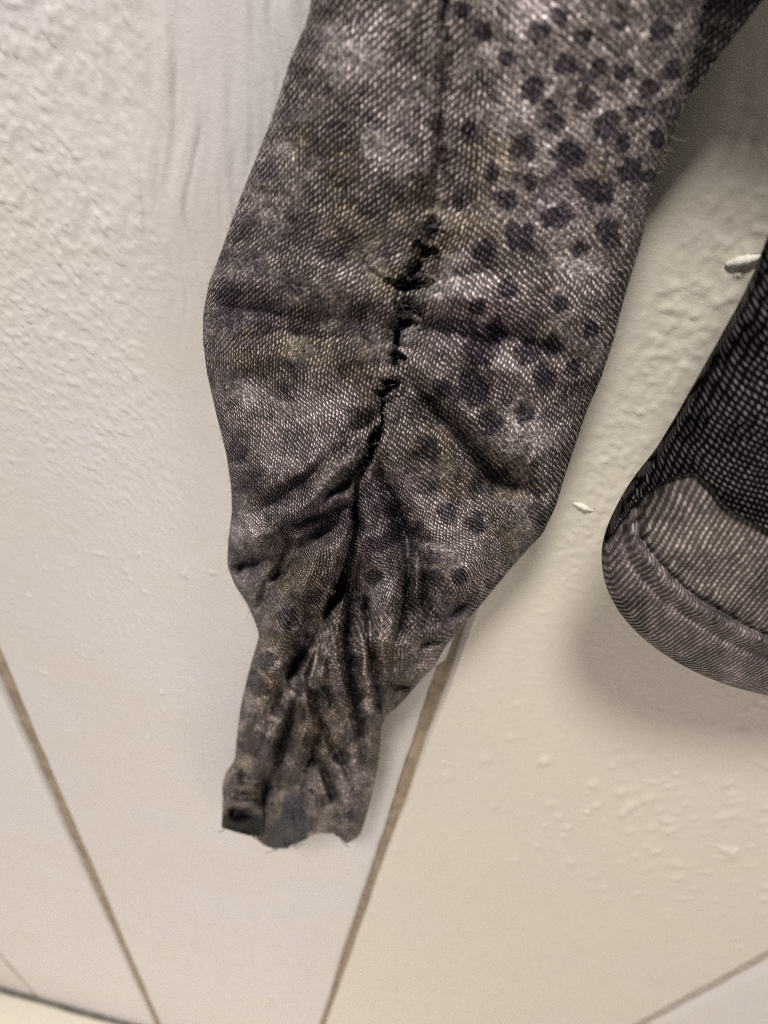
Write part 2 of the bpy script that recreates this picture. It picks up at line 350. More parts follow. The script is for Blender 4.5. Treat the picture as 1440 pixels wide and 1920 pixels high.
# creases: points, half width px, depth mm, step mm (right side forward +), step reach px
CREASES = [
 ([(834, -60), (830, 80), (826, 200), (820, 320), (812, 400)], 9, 4.2, -1.8, 70),
 ([(812, 400), (805, 430), (795, 465), (782, 500), (772, 535), (765, 575), (752, 610), (744, 640), (746, 672), (730, 715), (716, 760)], 13, 2.6, 0.0, 40),
 ([(722, 745), (714, 800), (702, 838), (690, 868), (674, 905), (668, 955)], 6, 3.2, 1.0, 40),
 ([(670, 900), (667, 960), (663, 1005), (652, 1056), (636, 1102), (618, 1142), (605, 1170)], 8, 8.0, -2.5, 35),
 ([(605, 1170), (580, 1188), (562, 1222), (547, 1255), (538, 1280)], 12, 6.0, -2.0, 30),
 ([(705, 815), (672, 868), (638, 908), (600, 940), (570, 960)], 11, 4.5, -3.0, 55),
 ([(740, 745), (690, 800), (640, 850), (590, 890), (540, 930), (480, 965)], 17, 5.5, 2.6, 60),
 ([(668, 938), (640, 945), (616, 958), (590, 966), (565, 975), (545, 985)], 9, 4.0, -2.0, 35),
 ([(666, 967), (632, 985), (601, 1010), (566, 1034), (545, 1080), (522, 1086), (503, 1100), (494, 1130), (488, 1160), (481, 1190)], 14, 5.5, 5.0, 45),
 ([(548, 988), (537, 1025), (525, 1060), (512, 1090)], 12, 4.0, 0.0, 30),
 ([(424, 1070), (450, 1062), (475, 1048), (497, 1036), (525, 1010)], 22, 6.5, 2.2, 50),
 ([(432, 960), (455, 1000), (470, 1040)], 9, 2.0, 0.0, 30),
 # right of the seam
 ([(745, 690), (775, 715), (810, 755), (845, 795), (885, 845), (920, 880), (975, 925)], 22, 7.5, 3.0, 70),
 ([(740, 700), (752, 745), (775, 800), (790, 850)], 8, 1.2, 0.0, 30),
 ([(700, 830), (718, 880), (735, 925), (752, 962), (765, 1000), (770, 1045), (768, 1080)], 13, 6.0, 3.2, 45),
 ([(768, 1040), (764, 1090), (757, 1130), (752, 1165), (742, 1200)], 9, 5.0, -2.0, 35),
 ([(778, 1020), (798, 1070), (803, 1125), (815, 1155), (830, 1172)], 9, 4.5, 2.0, 35),
 ([(785, 1214), (812, 1205), (846, 1207)], 9, 3.2, 0, 20),
 ([(815, 1160), (850, 1145), (885, 1115), (920, 1080), (960, 1045)], 16, 3.2, 2.2, 50),
 ([(690, 1085), (690, 1140), (695, 1190), (702, 1237), (708, 1277), (712, 1310), (714, 1345)], 8, 6.5, 2.2, 35),
 ([(652, 1085), (648, 1130), (647, 1190), (650, 1230), (655, 1265), (663, 1317), (673, 1367), (683, 1425)], 8, 4.5, -1.4, 25),
 ([(714, 1275), (745, 1285), (770, 1285), (800, 1262)], 7, 3.0, 2.0, 25),
 ([(606, 1190), (596, 1225), (584, 1270), (585, 1295), (594, 1325), (610, 1352), (622, 1385), (637, 1418), (657, 1460), (678, 1503)], 8, 5.0, 1.4, 30),
 ([(563, 1300), (548, 1350), (533, 1392), (520, 1425), (507, 1457), (494, 1490), (488, 1530)], 10, 6.0, -2.5, 35),
 ([(600, 1330), (594, 1375), (587, 1415), (570, 1450)], 10, 5.0, -1.5, 30),
 ([(602, 1430), (613, 1460), (628, 1493), (648, 1520)], 7, 3.0, 1.0, 25),
 ([(620, 1220), (615, 1260), (618, 1300), (630, 1340)], 9, 2.5, 0, 30),
 ([(436, 1450), (462, 1462), (490, 1460)], 7, 3.0, 1.5, 20),
 ([(424, 1480), (452, 1492), (485, 1490)], 7, 3.0, 2.0, 20),
 ([(418, 1512), (448, 1518), (488, 1508)], 9, 4.0, 3.5, 25),
 ([(690, 1440), (705, 1445), (712, 1440)], 7, 3.0, 0, 15),
 # long shallow drag lines from the gathers
 ([(385, 572), (470, 575), (560, 585), (640, 590), (730, 585)], 24, 3.4, 1.6, 70),
 ([(420, 640), (540, 632), (640, 640), (740, 650)], 20, 2.0, -1.2, 60),
 ([(760, 590), (830, 595), (900, 610), (1000, 640), (1120, 690)], 26, 3.2, 1.2, 70),
 ([(775, 545), (850, 520), (940, 500)], 20, 2.2, 0.6, 50),
 ([(675, 475), (690, 510), (725, 535), (755, 552)], 6, 1.0, 0.4, 20),
 ([(880, 850), (950, 905), (1010, 935), (1060, 900)], 24, 3.4, -1.4, 55),
 ([(940, 860), (960, 920), (960, 975)], 14, 1.2, 0, 40),
 ([(890, -60), (880, 60), (920, 200), (900, 330)], 40, 1.0, 0.6, 80),
]
RIDGES = [
 ([(690, 1010), (715, 1060), (728, 1110), (725, 1160), (712, 1200)], 26, 2.5),
 ([(612, 1195), (612, 1230), (606, 1270)], 14, 2.5), ([(630, 1160), (632, 1220), (640, 1290), (650, 1350)], 12, 1.8),
 ([(680, 1200), (684, 1260), (692, 1320), (695, 1380)], 16, 3.0),
 ([(575, 1290), (585, 1335), (588, 1358), (570, 1395), (548, 1430), (530, 1470)], 13, 3.0),
 ([(620, 1060), (570, 1110), (530, 1170), (500, 1250), (470, 1350)], 32, 2.5),
 ([(455, 1460), (480, 1474)], 9, 2.0), ([(440, 1495), (485, 1506)], 9, 2.0),
 ([(640, 1440), (665, 1480), (685, 1500)], 11, 2.0), ([(655, 1540), (630, 1500), (605, 1470)], 10, 1.5),
 ([(695, 1425), (706, 1432)], 12, 2.5),
 ([(445, 975), (480, 1010), (500, 1030)], 18, 1.5),
 ([(640, 880), (600, 905), (545, 930)], 22, 1.6),
 ([(830, 950), (850, 1020), (880, 1070)], 45, 3.0),
 ([(860, 1165), (910, 1105), (960, 1060)], 10, 1.6),
]
# the broad pleats: line, half width px, height mm
BROAD = [
 ([(655, 950), (590, 1060), (530, 1170), (490, 1270), (468, 1390), (452, 1440)], 46, 9.0),
 ([(695, 880), (712, 970), (724, 1070), (722, 1180), (706, 1260), (694, 1350)], 30, 8.0),
 ([(760, 780), (820, 900), (865, 1000), (880, 1090)], 70, 8.0),
 ([(782, 1020), (790, 1100), (782, 1190), (760, 1260)], 15, 4.5),
 ([(640, 1110), (628, 1190), (632, 1270), (652, 1370), (684, 1480)], 18, 6.0),
 ([(602, 1230), (575, 1310), (580, 1360), (556, 1420), (525, 1480)], 16, 5.0),
 ([(697, 1340), (702, 1400), (690, 1470)], 16, 4.0),
 ([(705, 790), (630, 850), (550, 900), (470, 945)], 34, 6.0),
 ([(662, 925), (600, 945), (545, 965), (490, 1005), (455, 1030)], 20, 5.0),
 ([(640, 1040), (600, 1020), (560, 1000)], 16, 2.0),
 ([(520, 1060), (490, 1100), (475, 1140)], 14, 3.0),
 ([(640, 1440), (655, 1500), (650, 1560)], 18, 4.0), ([(600, 1450), (615, 1510), (610, 1560)], 12, 3.0),
 ([(430, 1465), (455, 1478), (488, 1476)], 9, 3.5), ([(420, 1497), (450, 1507), (488, 1500)], 9, 4.0),
 ([(755, 640), (690, 660), (600, 690), (500, 700)], 30, 3.0), ([(745, 560), (680, 540), (600, 520)], 26, 2.6),
 ([(775, 640), (850, 660), (950, 690), (1050, 760)], 30, 3.2), ([(790, 560), (860, 555), (960, 560)], 26, 2.8),
 ([(770, 700), (840, 740), (930, 820), (1000, 890)], 30, 4.0), ([(700, 745), (640, 775), (560, 810)], 24, 3.0),
]
# openings puckered right through along the gathered seam
PITS = [(810, 430, 11, 15, 0), (787, 458, 8, 5, .3), (803, 470, 11, 7, -.3), (776, 503, 12, 11, .6), (757, 534, 19, 9, .1), (789, 536, 13, 10, 0), (765, 577, 19, 10, .2), (755, 606, 17, 11, -.2), (743, 636, 4, 13, .1),
        (744, 668, 12, 8, .7), (740, 684, 7, 6, .2), (731, 722, 11, 10, .3), (716, 735, 7, 6, .5), (714, 785, 3, 26, 0.05), (701, 832, 9, 22, .3), (688, 862, 7, 12, .8), (638, 1095, 8, 26, .45), (622, 1130, 7, 18, .5)]

def sleeve_base(x, y):
    xl = np.interp(y, LEFT[:, 1], LEFT[:, 0]); xr = np.interp(y, RIGHT[:, 1], RIGHT[:, 0])
    s = np.clip((x-xl)/(xr-xl), 0, 1)
    prof = np.sqrt(np.clip(1-np.abs(2*s-1)**2.6, 0, 1))
    bul = np.interp(y, [0, 500, 800, 1000, 1200, 1500], [0.016, 0.014, 0.013, 0.013, 0.013, 0.011])
    return 0.030+bul*prof, s, xr-xl
def sleeve_relief(x, y):
    wx = x+7*(fbm(x/38, y/38, 91)-0.5)*2; wy = y+7*(fbm(x/38, y/38, 97)-0.5)*2
    r = np.zeros_like(x)
    for pts, w, dep, step, reach in CREASES:
        p = np.array(pts, float); lo = p.min(0)-3*reach; hi = p.max(0)+3*reach
        m = (x > lo[0]) & (x < hi[0]) & (y > lo[1]) & (y < hi[1])
        if not m.any(): continue
        dd, sd, al = polydist(wx[m], wy[m], pts)
        tap = np.clip(1-np.abs(2*al-1)**2.6, 0, 1)
        if pts[0][1] < -20: tap = np.clip((1-al)*6, 0, 1)
        tap = tap*(0.75+0.5*fbm(x[m]/40, y[m]/40, 57, 2))
        ww = w*(0.55+0.45*tap)
        k = 1.0+0.8*sstep(880, 1000, y[m])
        dep_ = dep*k
        v = -dep_*tap*np.exp(-(dd/ww)**1.5)
        v += dep_*0.34*tap*np.exp(-((dd-2.2*ww)/(1.3*ww))**2)
        v += step*k*tap*np.tanh(sd*dd/(0.45*w))*np.exp(-(dd/reach)**2)
        r[m] += v
    for pts, w, hgt in RIDGES:
        dd, sd, al = polydist(wx, wy, pts)
        r += 1.9*hgt*np.exp(-(dd/w)**2)
    # puckers running out of the gathered seam
    ds, sd, al = polydist(x, y, SEAM)
    g = sstep(330, 430, y)*sstep(900, 760, y)
    ph = y/9.5+2.5*fbm(x/60, y/60, 19)+0.012*ds*sd
    r += g*1.3*np.sin(ph*0.85)*np.exp(-ds/42)*(0.3+1.4*fbm(x/30, y/18, 29, 2))+g*1.5*np.sin(ph*0.42+1)*np.exp(-ds/120)
    for pts, w, hgt in BROAD:
        dd, sd, al = polydist(wx, wy, pts)
        r += hgt*(1.45 if pts[0][1] > 1000 else 1.15)*np.exp(-(dd/w)**2)*np.clip(np.sin(np.pi*np.clip(al*0.92+0.04, 0, 1))*1.6, 0, 1)
    r += (fbm(x/130, y/130, 3)-0.5)*4.0+(fbm(x/45, y/45, 5)-0.5)*1.2*(1-0.6*sstep(950, 1100, y))+(fbm(x/14, y/14, 7)-0.5)*0.35
    c = sstep(1150, 1280, y)
    xs_ = x+0.30*(y-1250)
    c2 = sstep(1000, 1180, y)
    r += c2*(6.0*np.abs(fbm(xs_/34, y/260, 15, 2)-0.5)+2.5*np.abs(fbm(xs_/15, y/130, 35, 2)-0.5)-1.2)
    r += c*(fbm(x/9, y/14, 25)-0.5)*0.7
    return r*0.001
def sleeve_off(x, y, edge=True):
    o, s, w = sleeve_base(x, y)
    e = np.clip(np.minimum(s, 1-s)*w/22.0, 0, 1) if edge else 1.0
    return o+sleeve_relief(x, y)*e

def spots(x, y, lst):
    m = np.zeros_like(x)
    for px, py, r_ in lst:
        k = (np.abs(x-px) < 2.6*r_) & (np.abs(y-py) < 2.6*r_)
        if not k.any(): continue
        d = np.hypot((x[k]-px), (y[k]-py)*1.05)/r_
        a = fbm(x[k]/11, y[k]/11, int(px) % 50, 2)-0.5
        m[k] = np.maximum(m[k], sstep(1.28, 0.74, d+1.0*a))
    return m
DARK = [(1090, 70, 18), (1060, 120, 22), (1125, 125, 20), (1005, 160, 18), (1100, 187, 26), (1098, 144, 18), (996, 175, 20), (1171, 135, 20), (1140, 238, 30), (1167, 265, 18), (1040, 231, 20), (982, 278, 28), (1067, 293, 30), (922, 325, 20), (1180, 322, 26), (1102, 355, 22), (1131, 362, 22), (949, 373, 22), (1042, 407, 28), (975, 442, 30), (1138, 433, 22), (913, 469, 24), (1087, 467, 16), (995, 342, 15), (1031, 198, 12),
 (950, 541, 22), (899, 651, 32), (930, 615, 22), (989, 662, 26), (1036, 647, 22), (1020, 705, 24), (887, 729, 34), (833, 729, 20), (919, 791, 24), (981, 776, 20), (798, 842, 26), (1051, 569, 20), (895, 575, 16), (1149, 452, 18), (1110, 620, 18), (1075, 690, 16), (790, 1000, 20), (812, 1045, 18), (815, 1082, 15), (862, 1082, 16), (840, 966, 20), (890, 980, 20), (905, 905, 30), (980, 890, 30), (1010, 960, 20), (940, 1100, 22),
 (1050, 30, 20), (905, 60, 16), (870, 20, 16), (1240, 60, 22), (1215, 170, 20), (1260, 130, 18), (1230, 260, 18), (1010, 60, 22), (1160, 50, 16), (950, 110, 16), (1190, 210, 18), (1215, 330, 14), (880, 240, 16), (860, 380, 16),
 (585, 78, 26), (553, 130, 22), (540, 200, 22), (640, 252, 30), (620, 470, 26), (560, 432, 34), (700, 232, 15), (770, 260, 12), (500, 320, 22), (470, 420, 26), (690, 395, 20), (650, 345, 16), (720, 470, 18), (480, 500, 24), (545, 530, 26), (430, 545, 26), (430, 590, 30), (500, 595, 34), (580, 600, 36), (660, 600, 30), (640, 655, 16), (665, 660, 14), (500, 690, 22), (560, 690, 20), (530, 735, 18), (440, 845, 22), (470, 900, 24), (520, 930, 22), (560, 905, 20), (455, 700, 16), (690, 640, 16),
 (585, 1120, 18), (540, 1160, 20), (615, 1090, 16), (500, 1240, 18), (485, 1290, 18), (475, 1395, 26), (500, 1405, 26), (560, 1290, 18), (545, 1250, 16), (520, 1330, 14), (655, 1380, 18), (700, 1290, 10), (720, 950, 18), (735, 1000, 22), (705, 1020, 18), (690, 920, 14), (700, 1080, 16), (680, 1130, 14), (670, 1240, 14), (610, 1240, 10), (640, 1420, 16), (610, 1500, 14), (660, 1530, 14), (440, 1530, 18), (465, 1545, 16)]
OLIVE = [(650, 290, 28), (575, 270, 26), (660, 430, 45), (780, 385, 40), (725, 520, 30), (830, 470, 40), (890, 420, 42), (560, 640, 55), (480, 660, 40), (830, 930, 55), (800, 850, 45), (640, 330, 30), (575, 130, 16), (700, 720, 26), (640, 690, 50), (560, 1080, 40), (600, 1130, 30), (520, 1200, 26), (500, 1290, 26), (580, 1340, 24), (600, 1390, 20), (1105, 330, 30), (920, 300, 40), (960, 890, 40), (455, 1430, 14), (470, 1480, 14), (640, 1330, 20), (930, 1010, 30), (860, 1120, 24), (720, 1230, 24)]
PALE = [(660, 105, 55), (745, 190, 48), (735, 275, 48), (690, 60, 40), (600, 760, 60), (545, 815, 65), (470, 760, 40), (1120, 210, 22), (1000, 30, 40), (860, 200, 30), (1010, 290, 24), (870, 520, 40), (960, 700, 40), (1010, 800, 50), (860, 1000, 50), (890, 1050, 40), (800, 960, 30), (465, 1000, 26), (720, 1110, 30), (715, 1180, 24), (690, 1330, 18), (495, 1370, 16), (760, 640, 24), (455, 1350, 12), (600, 1200, 20), (1090, 520, 40), (940, 190, 40), (820, 570, 18), (470, 1460, 10), (660, 1480, 24), (690, 1470, 20)]
PURP = [(1070, 310, 36), (1110, 370, 36), (780, 900, 40), (735, 970, 40), (705, 930, 30), (790, 1010, 40), (860, 600, 50), (930, 600, 50), (480, 590, 60), (840, 1150, 45), (440, 1060, 40), (700, 1010, 30), (1040, 380, 40), (880, 1140, 30), (620, 960, 40), (585, 980, 30)]
def print_color(x, y):
    base = np.array([0.232, 0.204, 0.194])
    n = fbm(x/60, y/60, 201); n2 = fbm(x/22, y/22, 207, 3); n3 = fbm(x/150, y/110, 211, 3)
    v = 0.80+0.16*sstep(860, 930, x)*sstep(800, 640, y)+0.6*(n-0.5)+0.9*(n2-0.5)+0.5*(n3-0.5)
    c = base[None, None]*v[..., None]
    o = spots(x, y, [(a, b, r_*1.25) for a, b, r_ in OLIVE])[..., None]*0.55*(0.5+n2[..., None])
    c = c*(1-o)+o*np.array([0.225, 0.190, 0.135])*v[..., None]
    p = spots(x, y, [(a, b, r_*1.2) for a, b, r_ in PURP])[..., None]*0.36
    c = c*(1-p)+p*np.array([0.120, 0.090, 0.130])*v[..., None]
    l = spots(x, y, [(a, b, r_*1.2) for a, b, r_ in PALE])[..., None]*0.78
    c = c*(1-l)+l*np.array([0.37, 0.33, 0.325])*(0.5+0.6*v[..., None])
    # the cuff end of the print is browner, with bolder dark and light flecks
    k = sstep(1090, 1240, y)
    fl = fbm(x/15+3, y/21, 241, 3)
    fleck = np.where(fl > 0.5, 1+1.9*(fl-0.5), 1-2.2*(0.5-fl))
    c = c*(1-k[..., None])+k[..., None]*c*np.array([0.98, 0.95, 0.92])*np.clip(fleck, 0.12, 2)[..., None]
    # small blotches between the big ones
    q = sstep(0.60, 0.70, fbm(x/34, y/34, 221, 3))*0.40
    c = c*(1-q[..., None]*0.75)
    ring = np.clip(spots(x, y, [(a, b, r_*1.55) for a, b, r_ in DARK if a > 740 or b > 980])-spots(x, y, DARK), 0, 1)[..., None]
    c = c*(1+0.38*ring)
    wgt = np.where((x > 790+0*y) & (y < 860), 0.86, 0.52)+0.18*sstep(860, 980, y)
    d = (spots(x, y, DARK)*wgt)[..., None]
    c = c*(1-d)+d*np.array([0.036, 0.029, 0.037])
    return np.clip(c, 0.012, 0.6)

def arc_uv(V, cols0):
    """cloth coordinates in metres: across each row from a start column, down by the mean row spacing"""
    dx = np.linalg.norm(np.diff(V, axis=1), axis=2); cu = np.concatenate([np.zeros((V.shape[0], 1)), np.cumsum(dx, 1)], 1)
    u0 = np.array([np.interp(c, np.arange(V.shape[1]), row) for c, row in zip(cols0, cu)])
    dy = np.linalg.norm(np.diff(V, axis=0), axis=2); dv = np.median(dy, axis=1); cv = np.concatenate([[0], np.cumsum(dv)])
    k = np.hanning(41); k /= k.sum()
    return cu-u0[:, None], np.repeat(cv[:, None], V.shape[1], 1)

def build_sleeve():
    nr, nc = 980, 420
    bx = [414, 425, 440, 462, 480, 490, 500, 515, 530, 545, 560, 580, 600, 625, 640, 650, 660, 668, 676, 700]
    by = [1549, 1554, 1558, 1562, 1571, 1580, 1587, 1590, 1588, 1582, 1574, 1566, 1562, 1563, 1572, 1581, 1579, 1572, 1566, 1560]
    s = np.linspace(0, 1, nc); t = np.linspace(0, 1, nr)
    xb = 415+s*(676-415)
    yb = np.interp(xb, bx, by)+3.0*(vnoise(xb/5, xb*0, 5)-0.5)+2.0*(vnoise(xb/1.7, xb*0, 9)-0.5)
    Y = -150+t[:, None]*(yb[None, :]+150)
    xl = np.interp(Y, LEFT[:, 1], LEFT[:, 0]); xr = np.interp(Y, RIGHT[:, 1], RIGHT[:, 0])
    X = xl+s[None, :]*(xr-xl)
    X = X+np.sin(np.pi*s)[None, :]*0
    off = sleeve_off(X, Y)
    def blur(a, n, ax):
        k = np.hanning(n+2)[1:-1]; k /= k.sum(); h = n//2
        pw = [(0, 0), (0, 0)]; pw[ax] = (h, h); q = np.pad(a, pw, mode='edge')
        return np.apply_along_axis(lambda r_: np.convolve(r_, k, 'valid'), ax, q)
    off_smooth = blur(blur(off, 81, 0), 61, 1)
    # deepen the puckered openings, then cut them through
    wx = X+20*(fbm(X/11, Y/11, 301)-0.5); wy = Y+20*(fbm(X/11, Y/11, 305)-0.5)
    cut = np.zeros_like(X)
    for px, py, a, b, rot in PITS:
        c_, s_ = math.cos(rot), math.sin(rot)
        ux = (wx-px)*c_+(wy-py)*s_; uy = -(wx-px)*s_+(wy-py)*c_
        d = np.hypot(ux/a, uy/b)
        off = off-0.0055*np.exp(-(d/1.35)**2)+0.0016*np.exp(-((d-1.9)/0.5)**2)
        cut = np.maximum(cut, 1.0-d)
    V = P(X, Y, off)
    sx = np.interp(Y[:, nc//2], [p[1] for p in SEAM], [p[0] for p in SEAM])
    cols0 = (sx-X[:, 0])/(X[:, -1]-X[:, 0])*(nc-1)
    U_, V_ = arc_uv(P(X, Y, sleeve_base(X, Y)[0]+0.5*(off_smooth-sleeve_base(X, Y)[0])), cols0)
    U_ = blur(U_, 31, 0)
    dens = 1-0.40*sstep(930, 1230, Y)      # the knit is stretched open towards the cuff
    U_ = U_*dens; V_ = np.cumsum(np.diff(V_, axis=0, prepend=V_[:1])*dens, 0)
    sd = (X-np.interp(Y, [p[1] for p in SEAM], [p[0] for p in SEAM]))
    tilt_up = np.where(sd < 0, 0.42, 0.42-1.05*sstep(30, 120, sd))
    tilt_lo = np.where(sd < 0, -0.45, -0.55)
    k = sstep(620, 760, Y)
    tilt = tilt_up*(1-k)+tilt_lo*k
    tilt = tilt+0.7*(fbm(X/90, Y/90, 401)-0.5)+sstep(1000, 1150, Y)*2.2*(fbm(X/50, Y/70, 405)-0.5)
    col = print_color(X, Y)
    fuzz = 0.55*sstep(0.52, 0.68, fbm(X/70, Y/55, 431, 3))
    fuzz = np.maximum(fuzz, 0.42*sstep(60, 150, sd)*sstep(520, 380, Y))
    fuzz = np.maximum(fuzz, 0.6*sstep(18, 6, np.abs(sd))*sstep(460, 380, Y))
    fuzz = np.maximum(fuzz, 0.25*sstep(1050, 1250, Y))
    f = grid_faces(nr, nc)
    keep = cut.reshape(-1)[f].mean(1) < 0.12
    v, f2, uv, c2, t2, z2 = compact(local(V).reshape(-1, 3), f[keep], np.stack([U_, V_], -1).reshape(-1, 2), col.reshape(-1, 3), tilt.reshape(-1), fuzz.reshape(-1))
    o = mesh_obj("sleeve", v, f2, MAT_KNIT, top, uv, c2, {"tilt": t2, "fuzz": z2})
    # back of the sleeve tube
    ri = np.unique(np.concatenate([np.arange(0, nr, 5), [nr-1]])); ci = np.unique(np.concatenate([np.arange(0, nc, 7), [nc-1]]))
    Xb, Yb = X[np.ix_(ri, ci)], Y[np.ix_(ri, ci)]
    _, s2, w2 = sleeve_base(Xb, Yb)
    ob = 0.030-0.017*np.sqrt(np.clip(1-np.abs(2*s2-1)**2.6, 0, 1))
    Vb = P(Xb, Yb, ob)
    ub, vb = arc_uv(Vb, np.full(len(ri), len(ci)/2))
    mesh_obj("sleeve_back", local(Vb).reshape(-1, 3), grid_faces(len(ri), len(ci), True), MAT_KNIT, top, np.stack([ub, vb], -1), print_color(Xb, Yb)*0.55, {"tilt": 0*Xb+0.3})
    return o
sleeve = build_sleeve()

def row_patch(name, left, right, y0, y1, nr, nc, offf, mat, parent, colf=None, tilt=0.0, ragged=False):
    t = np.linspace(y0, y1, nr); s = np.linspace(0, 1, nc)
    Y = np.repeat(t[:, None], nc, 1)
    rag = 14*(vnoise(Y/11, Y*0, 3)-0.5)+6*(vnoise(Y/4, Y*0, 13)-0.5) if ragged else 0*Y
    X = interp_y(left, Y)+rag+s[None, :]*(interp_y(right, Y)-interp_y(left, Y))
    V = P(X, Y, offf(X, Y)); u, v = arc_uv(V, np.zeros(nr))
    return mesh_obj(name, local(V).reshape(-1, 3), grid_faces(nr, nc), mat, parent, np.stack([u, v], -1), colf(X, Y) if colf else np.full(X.shape+(3,), 0.1), {"tilt": 0*X+tilt, "fuzz": 0*X+(0.7 if ragged else 0.2)})

# grey lining turned out at the raw cuff, shade inside the cuff painted dark, and the inner sleeve darkened for shade
def lining_color(x, y):
    d = np.abs(x-545+0.10*(y-1540))/(10+0.40*np.clip(y-1478, 0, 200))+0.9*(fbm(x/16, y/16, 44, 3)-0.5)
    k = (sstep(1.05, 0.72, d)*sstep(1480, 1500, y))[..., None]
    return print_color(x, y)*(1-k)+k*np.array([0.062, 0.060, 0.068])*(0.7+0.7*fbm(x/18, y/40, 46)[..., None])
def cuff_shade_color(x, y):
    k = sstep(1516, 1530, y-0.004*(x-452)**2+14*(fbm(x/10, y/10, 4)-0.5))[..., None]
    return print_color(x, y)*(1-k)+k*0.011  # print fades to near black as painted shade under the turned-up fold
row_patch("cuff_lining", [(532, 1462), (522, 1480), (510, 1503), (503, 1525), (499, 1550), (498, 1578), (505, 1588), (525, 1592)],
          [(566, 1462), (580, 1476), (592, 1495), (600, 1512), (604, 1530), (600, 1548), (584, 1566), (560, 1581), (540, 1592)], 1463, 1591, 70, 60,
          lambda x, y: sleeve_off(x, y)*0.75+0.25*0.042+0.0012+0.0050*(fbm(x/16, y/44, 3)-0.5)+0.0025*np.exp(-((x-543)/30)**2)-0.004*sstep(1490, 1466, y)-0.004*sstep(580, 606, x), MAT_KNIT, sleeve, lining_color, 0.3, True)
row_patch("cuff_shade_patch", [(417, 1505), (416, 1552), (440, 1560), (470, 1568)], [(492, 1500), (494, 1540), (494, 1574), (500, 1585)], 1502, 1567, 90, 90,
          lambda x, y: sleeve_off(x, y)+0.0022+0.0016*(fbm(x/14, y/30, 6)-0.3)*sstep(1505, 1525, y), MAT_KNIT, sleeve, cuff_shade_color, 0.3)
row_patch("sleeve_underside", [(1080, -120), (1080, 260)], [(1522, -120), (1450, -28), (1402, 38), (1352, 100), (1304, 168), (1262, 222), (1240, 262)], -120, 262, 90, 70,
          lambda x, y: 0.020+0.003*(fbm(x/60, y/60, 7)-0.5), MAT_KNIT, top, lambda x, y: print_color(x, y)*0.32, 0.4)  # dark print, taken down further for the shade behind the sleeve
# pale thread caught in the folds, loose threads on the raw edge, gathering stitches across the openings
def px_tube(name, pts, lift, rad, mat, parent, sides=5):
    q = smooth_line(pts, 40, 4); off = sleeve_off(q[:, 0], q[:, 1])+lift
    V = P(q[:, 0], q[:, 1], off)
    r_ = np.full(len(V), rad); r_[0] *= 0.3; r_[-1] *= 0.3
    tube(name, local(V), r_, mat, parent, sides)
px_tube("loose_thread", [(599, 1206), (594, 1228), (590, 1250), (583, 1274)], 0.0022, 0.00070, MAT_PALE_THREAD, sleeve)
for pts in ([(530, 1584), (520, 1592), (508, 1597), (498, 1600)], [(545, 1580), (556, 1584), (548, 1588), (560, 1590)], [(500, 1580), (510, 1590), (522, 1596)], [(560, 1572), (552, 1582), (566, 1586), (570, 1582)], [(640, 1574), (646, 1584), (656, 1588)], [(424, 1552), (418, 1558), (410, 1560)], [(470, 1562), (474, 1570), (482, 1574)]):
    q = smooth_line(pts, 24, 3); V = P(q[:, 0], q[:, 1], 0.040+0*q[:, 0]); tube("loose_thread", local(V), 0.00022, MAT_THREAD, sleeve, 5)
for i, (px, py, a, b, rot) in enumerate(PITS[:13]):
    for k in range(2):
        x0 = px-a*1.5+rng.normal()*2; x1 = px+a*1.5+rng.normal()*2; y0 = py+rng.normal()*b*0.6; y1 = py+rng.normal()*b*0.6
        pts = [(x0, y0), ((x0+x1)/2+rng.normal()*2, (y0+y1)/2+rng.normal()*3), (x1, y1)]
        q = smooth_line(pts, 14, 2); off = sleeve_off(q[:, 0], q[:, 1])-0.0022
        tube("gather_stitch", local(P(q[:, 0], q[:, 1], off)), 0.00016, MAT_THREAD, sleeve, 5)

# --- body of the top, right: net layer over, plain facing, folded hem band
BODY = smooth_line([(1760, -160), (1640, 60), (1540, 250), (1480, 360), (1440, 440), (1418, 500), (1390, 560), (1357, 620), (1312, 700), (1267, 780), (1228, 845), (1192, 888), (1165, 930), (1141, 978), (1128, 1020), (1127, 1060), (1138, 1108), (1163, 1152), (1200, 1193), (1250, 1231), (1310, 1264), (1372, 1288), (1440, 1305), (1500, 1316), (1600, 1326), (1700, 1332), (2700, 1380)], 700, 9)
UPPER = [(1210, 840), (1196, 900), (1193, 960), (1198, 1005), (1218, 1033), (1241, 1061), (1280, 1100), (1314, 1126), (1353, 1148), (1398, 1174), (1440, 1193), (1520, 1222), (1720, 1260)]
LOWER = [(1180, 880), (1167, 977), (1179, 1047), (1204, 1083), (1241, 1123), (1283, 1151), (1325, 1179), (1367, 1205), (1440, 1233), (1520, 1256), (1720, 1290)]
NETLOW = [(1060, 1120), (1190, 948), (1224, 918), (1245, 905), (1274, 893), (1302, 887), (1333, 915), (1353, 943), (1381, 966), (1412, 982), (1440, 997), (1520, 1030), (1720, 1080)]
